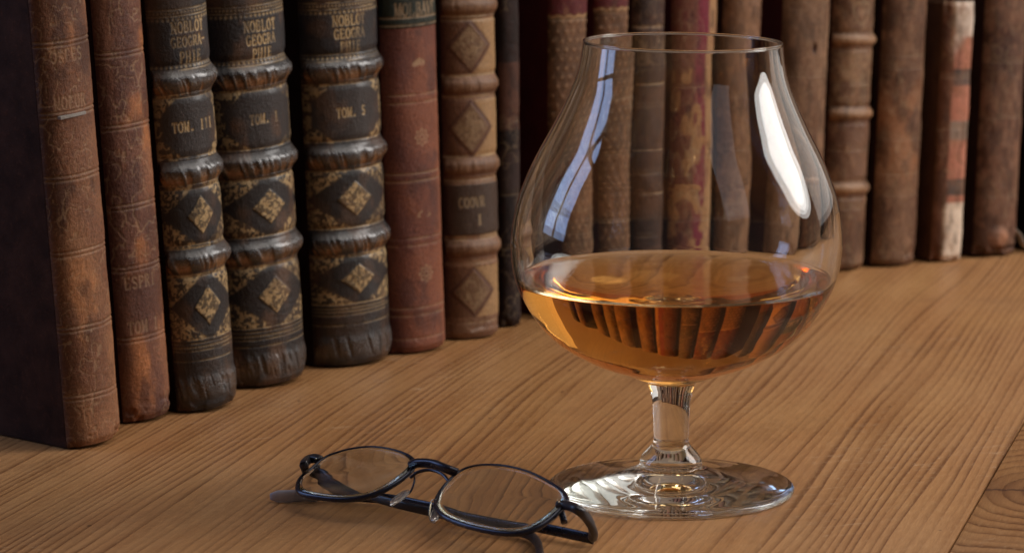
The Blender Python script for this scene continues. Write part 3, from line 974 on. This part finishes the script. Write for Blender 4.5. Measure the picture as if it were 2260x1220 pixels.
def p18(b, s):
    m = sstep(-.42, -.28, s.U / s.half + .12 * (s.N(.6, .8, 3) - .5))
    def z(a, c, col):
        s.tint(s.zone(a, c) * m, col)
    s.tint(1 - m, (.13, .06, .035)); s.tint(np.exp(-((s.U / s.half + .42) / .10) ** 2) * sstep(.4, .6, s.N(1.2, .5, 4)), (.34, .26, .18))
    z(-40, 95, (.72, .70, .68)); z(84, 462, (.46, .215, .16)); z(155, 192, (.10, .085, .085)); z(270, 312, (.30, .25, .22)); z(398, 434, (.11, .09, .085)); z(450, 700, (.72, .68, .62))
    v = b.v(88); s.tint(m * sstep(v - .5, v + .2, s.V - 1.2 * (s.U / s.half)) * .85, (.60, .58, .56))
    s.tint(sstep(.5, .65, s.N(1.6, 1.2, 8)) * .3, (.25, .14, .09))
b18 = plain_book("short book with a brown side and a patched white, brick red and grey spine", (2052, 580, 2118), 30, (.034, .02), 18, (.20, .10, .06), (.15, .07, .045), L_MATT, p18, H=10.72, bulge=.22, board=((.07, .032, .018), (.11, .052, .03)), depth=7)
def p19(b, s):
    s.tint(sstep(.52, .66, s.N(2.0, 1.2, 6)) * .5, (.27, .17, .12))
    v = b.v(525); q = np.hypot((s.U + .25) / .55, (s.V - v) / .45); s.tint(sstep(1.1, .5, q), (.42, .24, .16)); s.disp += .12 * sstep(1.2, .3, q)
    s.disp -= .25 * s.zone(545, 575) * sstep(.4, .6, s.N(1.5, 1.5, 11))
b19 = plain_book("mottled dark brown book with a torn pale tail, rightmost full spine", (2146, 569, 2234), 35, (.030, .02), 19, (.19, .105, .07), (.12, .062, .045), L_MATT, p19)
flap = catmull([(b19.w / 2 - .05, -.05, 1.0), (b19.w / 2 + .12, -.25, .75), (b19.w / 2 + .2, -.35, .45), (b19.w / 2 + .45, -.3, .25)], 6)
tube("torn_leather_flap", flap, .05, .16, board_material("pale_torn_paper", (.30, .25, .2), (.42, .36, .3)), b19.root, up=Vector((0, 1, 0)))
b20 = plain_book("very dark book cut by the right edge of the picture", (2272, 556, 2350), 35, (.028, .02), 20, (.05, .025, .02), (.03, .016, .014), L_MATT, None, board=((.006, .003, .003), (.012, .006, .006)))

# ------------------------------------------------------------------ glass
def glass_material(name, col=(1, 1, 1), ior=1.5):
    M = NT(name)
    M.t.nodes.remove(M.bsdf)
    g = M.n("ShaderNodeBsdfGlass", i_IOR=ior, i_Roughness=0.0)
    # faint smears and finger dust on the surface
    tc = M.n("ShaderNodeTexCoord").outputs["Object"]
    n = M.noise(M.scale(tc, (100, 100, 100)), 2.2, 6, 0.75)
    dust = M.noise(M.scale(tc, (100, 100, 100)), 16.0, 2, 0.5)
    M.set(g.inputs["Roughness"], M.math("ADD", M.maprange(n, 0.56, 0.8, 0.0, 0.06), M.maprange(dust, 0.74, 0.78, 0.0, 0.25)))
    g.inputs["Color"].default_value = (*col, 1)
    M.t.links.new(g.outputs[0], M.out.inputs["Surface"])
    return M.m


GX = on_z(1480, 1083)
GLASS = glass_material("clear_glass", (0.985, 0.99, 0.985))


def zpx(y):
    return CAM_H - GX.y * math.tan(PITCH + math.atan((y - 610) / F_PX))


def rpx(hw, y):
    z = zpx(y)
    return hw / F_PX * (GX.y * _cp + (CAM_H - z) * _sp)


outer = [(817, 121), (796, 180), (762, 243), (727, 285), (692, 314), (658, 335), (623.5, 351), (589, 360.5),
         (555, 364.5), (527, 365.5), (482, 361), (438, 352), (390, 335), (341, 313), (288, 285), (239, 261),
         (204, 245.5), (175, 234.5), (146, 227.5), (120, 223.5), (95, 220.5)]
op = [(rpx(h, y), zpx(y)) for y, h in outer]
bot_z = zpx(836)
op = [(.70, bot_z - .10), (.82, bot_z - .02), (1.08, bot_z + .06)] + op
opath = catmull([(r, 0, z) for r, z in op], 5)
OP = [(p.x, p.z) for p in opath]
print("glass: belly r", max(r for r, z in OP), "height", OP[-1][1], "bowl bottom", bot_z)
# inner wall, offset along the profile normal
IP = []
for i, (r, z) in enumerate(OP):
    a, b_ = OP[max(i - 1, 0)], OP[min(i + 1, len(OP) - 1)]
    tr, tz = b_[0] - a[0], b_[1] - a[1]
    ln = math.hypot(tr, tz)
    f = min(1, max(0, (z - bot_z) / 3.0))
    th = .30 * (1 - f) + .11 * f
    if z > 6.4: th = .11 - .05 * min(1, (z - 6.4) / 3)
    IP.append((r - tz / ln * th, z + tr / ln * th))
IP = [(r, z) for r, z in IP if r > .9 or z > 6]
IP = [(0, IP[0][1] - .05), (.3, IP[0][1] - .048), (.6, IP[0][1] - .035)] + IP
zmax = OP[-1][1]
rim_r = (OP[-1][0] + IP[-1][0]) / 2
IP[-1] = (IP[-1][0], zmax)
rim = [(rim_r + .045 * math.cos(R(a)), zmax + .045 * math.sin(R(a))) for a in range(0, 181, 20)]


def crooked(v):
    """hand blown: the bowl leans a hair to the right and the rim dips on that side"""
    x, y, z = v
    k = max(0, (z - 3.0) / 10.0)
    return (x + .24 * k + .0, y, z - .012 * x * k ** 3)


gl = empty("brandy_glass", "large clear snifter glass with a short stem holding amber brandy in front of the books", "glass", None, (GX.x, GX.y, .01))
ZL = zpx(612)
zi = [i for i, (r, z) in enumerate(IP) if z > ZL][0]
r0 = IP[zi - 1][0] + (IP[zi][0] - IP[zi - 1][0]) * (ZL - IP[zi - 1][1]) / (IP[zi][1] - IP[zi - 1][1])
inner_dry = [p for p in reversed(IP) if p[1] > ZL] + [(r0, ZL)]
bowl_prof = OP + rim[1:-1] + inner_dry
lathe("bowl", bowl_prof, GLASS, gl, 180, crooked)
kz = lambda y: zpx(y)
stem_prof = [(.90, .80), (.905, .88), (.86, 1.00), (.76, 1.14), (.66, 1.25), (.56, 1.36), (.515, 1.46), (.505, 1.6), (.508, 1.9), (.52, 2.2),
             (.55, 2.6), (.60, 2.9), (.66, bot_z - .22), (.70, bot_z - .10)]
sp_ = catmull([(r, 0, z) for r, z in stem_prof], 4)
lathe("stem", [(p.x, p.z) for p in sp_], GLASS, gl, 120, lambda v: (v[0] + .24 * max(0, (v[2] - 3.0) / 10) + (0.0), v[1], v[2]))
FR = rpx(272, 1083)
foot_prof = [(0, .10), (.6, .09), (1.5, .05), (2.6, .02), (FR - .25, .0), (FR - .08, .02), (FR - .01, .08), (FR, .14), (FR - .04, .20), (FR - .16, .245), (FR - .5, .29),
             (2.6, .36), (2.0, .44), (1.5, .54), (1.15, .645), (.98, .71), (.91, .76), (.90, .80)]
fp_ = catmull([(r, 0, z) for r, z in foot_prof], 4)
lathe("foot", [(max(p.x, 0) if i else 0, p.z) for i, p in enumerate(fp_)], GLASS, gl, 160)

# the brandy: bottom shares the wetted glass wall (glass to liquid), top meets the air
ML = NT("amber_brandy")
ML.t.nodes.remove(ML.bsdf)
gb = ML.n("ShaderNodeBsdfGlass", i_Roughness=0.0)
tcz = ML.n("ShaderNodeTexCoord").outputs["Object"]
sz = ML.n("ShaderNodeSeparateXYZ"); ML.set(sz.inputs[0], tcz)
NL = 1.36
nrm = ML.n("ShaderNodeNewGeometry")
att = ML.n("ShaderNodeAttribute", attribute_name="gold")
ML.set(gb.inputs["IOR"], ML.math("MULTIPLY_ADD", att.outputs["Fac"], NL - NL / 1.5, NL / 1.5))
ML.t.links.new(gb.outputs[0], ML.out.inputs["Surface"])
va = ML.n("ShaderNodeVolumeAbsorption")
va.inputs["Color"].default_value = (0.97, 0.66, 0.05, 1)
va.inputs["Density"].default_value = 44.0
ML.t.links.new(va.outputs[0], ML.out.inputs["Volume"])
wet = [p for p in IP if p[1] < ZL] + [(r0, ZL)]
top = [(r0 - .02, ZL - .045), (r0 - .06, ZL - .075), (r0 - .12, ZL - .09), (r0 - .25, ZL - .10), (r0 * .6, ZL - .10), (r0 * .3, ZL - .10), (0, ZL - .10)]
liq = lathe("brandy", wet + top, ML.m, None, 180, crooked)
liq.location = Vector((GX.x, GX.y, .01)) * K
tagged(liq, "amber brandy filling the lower third of the snifter glass", "drink")
me = liq.data
a = me.attributes.new("gold", "FLOAT", "FACE")
vals = []
for p in me.polygons:
    n = p.normal
    c = p.center
    rr = math.hypot(c.x, c.y) / K
    vals.append(1.0 if (c.z / K > ZL - .13 and n.z > .35) else 0.0)
a.data.foreach_set("value", vals)

# ------------------------------------------------------------------ spectacles
YAW, TILT = R(40), R(25)
ax = Vector((math.cos(YAW), -math.sin(YAW), 0))
hb = Vector((math.sin(YAW), math.cos(YAW), 0))
bx = hb * math.cos(TILT) + Vector((0, 0, math.sin(TILT)))
nn = ax.cross(bx).normalized()                       # faces up and towards the camera
P0 = on_z(1114, 1177, .62)
SPO = on_z(960, 1110)
sp = empty("spectacles", "folded dark blue wire rimmed reading spectacles lying in front of the snifter glass", "spectacles", None, SPO)
L3 = lambda x, y, off=0.0: on_plane(x, y, P0, nn) + nn * off - SPO
Z3 = lambda x, y, z: on_z(x, y, z) - SPO

MF = NT("dark_blue_enamelled_metal")
_n = MF.noise(MF.scale(MF.n("ShaderNodeTexCoord").outputs["Object"], (100, 100, 100)), 14.0, 4, .6)
MF.set(MF.bsdf.inputs["Base Color"], MF.mix(_n, (.008, .010, .022, 1), (.016, .020, .044, 1)))
MF.bsdf.inputs["Metallic"].default_value = .55
MF.set(MF.bsdf.inputs["Roughness"], MF.maprange(_n, .3, .7, .24, .36))
MF.bsdf.inputs["Coat Weight"].default_value = .4
MP = NT("dark_temple_sleeve")
_n = MP.noise(MP.scale(MP.n("ShaderNodeTexCoord").outputs["Object"], (100, 100, 100)), 9.0, 5, .6)
MP.set(MP.bsdf.inputs["Base Color"], MP.mix(_n, (.010, .009, .012, 1), (.024, .022, .030, 1)))
MP.set(MP.bsdf.inputs["Roughness"], MP.maprange(_n, .3, .7, .28, .45))
MT = NT("smoky_clear_plastic")
_n = MT.noise(MT.scale(MT.n("ShaderNodeTexCoord").outputs["Object"], (100, 100, 100)), 3.0, 3, .6)
MT.set(MT.bsdf.inputs["Base Color"], MT.mix(_n, (.42, .40, .46, 1), (.58, .55, .60, 1)))
MT.bsdf.inputs["Transmission Weight"].default_value = .4
MT.bsdf.inputs["Roughness"].default_value = .28
LENS = NT("spectacle_lens")
LENS.t.nodes.remove(LENS.bsdf)
_g = LENS.n("ShaderNodeBsdfGlass", i_IOR=1.5, i_Roughness=0.0)
_n = LENS.noise(LENS.scale(LENS.n("ShaderNodeTexCoord").outputs["Object"], (100, 100, 100)), 1.5, 5, .7)
LENS.set(_g.inputs["Roughness"], LENS.maprange(_n, .5, .8, .0, .04))
_g.inputs["Color"].default_value = (.97, .98, .97, 1)
LENS.t.links.new(_g.outputs[0], LENS.out.inputs["Surface"])
PAD = NT("clear_silicone_pad")
PAD.bsdf.inputs["Base Color"].default_value = (.85, .83, .78, 1)
PAD.bsdf.inputs["Transmission Weight"].default_value = .9
PAD.set(PAD.bsdf.inputs["Roughness"], PAD.maprange(PAD.noise(PAD.scale(PAD.n("ShaderNodeTexCoord").outputs["Object"], (100, 100, 100)), 6.0, 3, .6), .3, .7, .08, .22))
WIRE = NT("thin_gold_wire")
WIRE.bsdf.inputs["Metallic"].default_value = 1
WIRE.set(WIRE.bsdf.inputs["Base Color"], WIRE.mix(WIRE.noise(WIRE.scale(WIRE.n("ShaderNodeTexCoord").outputs["Object"], (100, 100, 100)), 8.0, 3, .6), (.55, .48, .35, 1), (.75, .68, .5, 1)))
WIRE.bsdf.inputs["Roughness"].default_value = .25

left = [(820, 987.5), (773, 992.6), (731, 1005), (711, 1016), (688, 1035.5), (666, 1054), (658, 1069), (659, 1082.6), (674, 1091), (706, 1097.7), (748, 1102),
        (790, 1100), (832, 1089), (874, 1066), (899.5, 1047), (912, 1032), (914.6, 1018.7), (899.5, 1005), (866, 993.5)]
right = [(1081, 1027), (1046, 1030), (1017, 1040.6), (993.5, 1060), (974, 1083.5), (963, 1105), (964, 1122.4), (982, 1140), (1017, 1155.5), (1065.5, 1169), (1114, 1177),
         (1153, 1176), (1182, 1166), (1211.5, 1147.7), (1231, 1130), (1248.5, 1110.7), (1252, 1101), (1243, 1085), (1215, 1066), (1172.6, 1044.5), (1124, 1031)]
for pts in (left, right):
    loop = catmull([L3(x, y) for x, y in pts], 5, closed=True)
    m = len(loop)
    cen = sum(loop, Vector()) / m
    low = min(p.z for p in loop); hi_ = max(p.z for p in loop)
    rimr = [.055 + .020 * (1 - (p.z - low) / (hi_ - low)) for p in loop]
    tube("rim", loop, lambda f, q=rimr: q[min(int(round(f * (len(q) - 1))), len(q) - 1)], lambda f, q=rimr: q[min(int(round(f * (len(q) - 1))), len(q) - 1)] * 1.15, MF.m, sp, up=nn, closed=True, n=12)
    # lens: shallow biconvex disc filling the rim
    verts, faces = [], []
    K_ = 10
    for side in (1, -1):
        for k in range(K_ + 1):
            f = k / K_
            for p in loop:
                q = cen + (p - cen) * (f * .985)
                th = .06 + .035 * (1 - f * f)
                sag = .06 * (1 - f * f)
                verts.append(q + nn * (sag + side * th / 1.0 * .9))
    off = (K_ + 1) * m
    for k in range(K_):
        for i in range(m):
            j = (i + 1) % m
            a0, a1, d0, d1 = k * m + i, k * m + j, (k + 1) * m + i, (k + 1) * m + j
            faces.append((a0, d0, d1, a1))
            faces.append((off + a0, off + a1, off + d1, off + d0))
    for i in range(m):
        j = (i + 1) % m
        faces.append((K_ * m + i, off + K_ * m + i, off + K_ * m + j, K_ * m + j))
    import bmesh
    lo_ = mesh_obj("lens", verts, faces, LENS.m, sp)
    bm = bmesh.new(); bm.from_mesh(lo_.data)
    bmesh.ops.remove_doubles(bm, verts=bm.verts, dist=1e-7)
    bmesh.ops.recalc_face_normals(bm, faces=bm.faces)
    bm.to_mesh(lo_.data); bm.free()

# brow bar and lower bridge
tube("bridge", catmull([L3(909, 1029, .05), L3(928, 1034, .20), L3(962, 1040, .26), L3(990, 1048, .22), L3(1011, 1048, .08)], 8), .095, .135, MF.m, sp, up=nn, n=16, sq=.7)
tube("lower_bridge", catmull([L3(905, 1054, .0), L3(925, 1046, .08), L3(952, 1043, .10), L3(978, 1051, .08), L3(992, 1064, .0)], 8), .045, .045, MF.m, sp, up=nn)
# nose pads on wire arms behind the lenses
tube("pad_arm", catmull([L3(914, 1040, -.02), L3(912, 1056, -.10), L3(900, 1068, -.25), L3(882, 1078, -.30)], 6), .028, .028, MF.m, sp, up=nn)
padp = catmull([L3(897, 1068, -.2), L3(886, 1077, -.2), L3(871, 1089, -.2), L3(858, 1102, -.2)], 6)
tube("nose_pad", padp, lambda f: .17 * math.sqrt(max(.04, 1 - (2 * f - 1) ** 2)), lambda f: .06 * math.sqrt(max(.1, 1 - (2 * f - 1) ** 2)), PAD.m, sp, up=nn, n=18)
tube("pad_wire", catmull([L3(963, 1100, -.02), L3(951, 1098, -.1), L3(944, 1110, -.2), L3(942, 1126, -.28), L3(952, 1137, -.25), L3(966, 1138, -.1)], 7), .022, .022, WIRE.m, sp, up=nn)
padp = catmull([L3(960, 1100, -.25), L3(955, 1110, -.28), L3(952, 1124, -.28), L3(956, 1132, -.25)], 6)
tube("nose_pad", padp, lambda f: .13 * math.sqrt(max(.04, 1 - (2 * f - 1) ** 2)), lambda f: .05 * math.sqrt(max(.1, 1 - (2 * f - 1) ** 2)), PAD.m, sp, up=nn, n=18)

# right end piece: bends back over the edge of the rim down to the hinge
ep = catmull([L3(1231, 1118, .03), L3(1250, 1118, .06), Z3(1275, 1124, 1.32), Z3(1297, 1145, 1.0), Z3(1309, 1170, .60), Z3(1308, 1186, .32)], 7)
tube("end_piece", ep, .115, .13, MP.m, sp, up=nn, n=16, sq=.75)
tube("hinge", catmull([L3(1236, 1120, -.05), L3(1238, 1128, -.18), L3(1240, 1135, -.25)], 4), .09, .09, MF.m, sp, up=nn, sq=.7)
tube("hinge_pin", catmull([Z3(1306, 1182, .12), Z3(1305, 1176, .30), Z3(1304, 1170, .52)], 4), .07, .07, MF.m, sp, up=Vector((0, 1, 0)))
# right temple, folded back along the table under the lenses
rt = catmull([Z3(1310, 1189, .22), Z3(1290, 1184, .24), Z3(1195, 1164, .24), Z3(1060, 1139, .24), Z3(950, 1118, .23), Z3(860, 1101, .22), Z3(760, 1094, .20), Z3(650, 1093, .19)], 7)
tube("temple", rt, .055, .15, MF.m, sp, n=14, sq=.75)
tt = catmull([Z3(700, 1093, .20), Z3(665, 1093, .20), Z3(632, 1094, .19), Z3(596, 1095, .18)], 6)
tube("temple_tip", tt, lambda f: .09 * (1 if f < .85 else max(.35, 1 - (f - .85) * 4)), lambda f: .175 * (1 if f < .85 else max(.45, 1 - (f - .85) * 3.4)), MT.m, sp, n=18, sq=.8)
for a_, r_ in ((L3(701, 1021, .12), .035), (L3(1237, 1119, .16), .035)):
    tube("screw", [a_, a_ + nn * .03, a_ + nn * .045], lambda f, r_=r_: r_ * (1 - .5 * f), lambda f, r_=r_: r_ * (1 - .5 * f), WIRE.m, sp, up=ax, n=10)
# left end piece, hinge and temple
ep = catmull([L3(709, 1017, .03), L3(695, 1014, .05), L3(680, 1016, .02), Z3(671, 1026, 1.3), Z3(675, 1040, .95), Z3(684, 1050, .62)], 7)
tube("end_piece", ep, .11, .12, MP.m, sp, up=nn, n=16, sq=.5)
tube("hinge", catmull([L3(704, 1020, -.05), L3(700, 1026, -.2)], 4), .07, .07, MF.m, sp, up=nn, sq=.7)
lt = catmull([Z3(684, 1046, .62), Z3(720, 1056, .50), Z3(790, 1086, .47), Z3(880, 1112, .46), Z3(1000, 1140, .34), Z3(1100, 1164, .22), Z3(1150, 1174, .19), Z3(1172, 1182, .18), Z3(1187, 1200, .18), Z3(1194, 1235, .18)], 7)
tube("temple", lt, lambda f: .055 + .05 * sum([sstep(.62, .75, np.array(f))]), .13, MP.m, sp, n=14, sq=.75)

# ------------------------------------------------------------------ report
prev = None
bl = [b1, b2, b3, b4, b5, b6, b7, b8, b10, b11, b12, b13, b14, b15, b16, b17, b18, b19, b20]
for i, b in enumerate(bl):
    g = (b.PL - prev.PR).dot(b.s) if prev else 0
    st = (b.PL - prev.PR).dot(b.d) if prev else 0
    print("book %d w %.2f gap %.2f set-back %.2f at %.1f %.1f" % (i + 1, b.w, g, st, b.PL.x, b.PL.y))
    prev = b
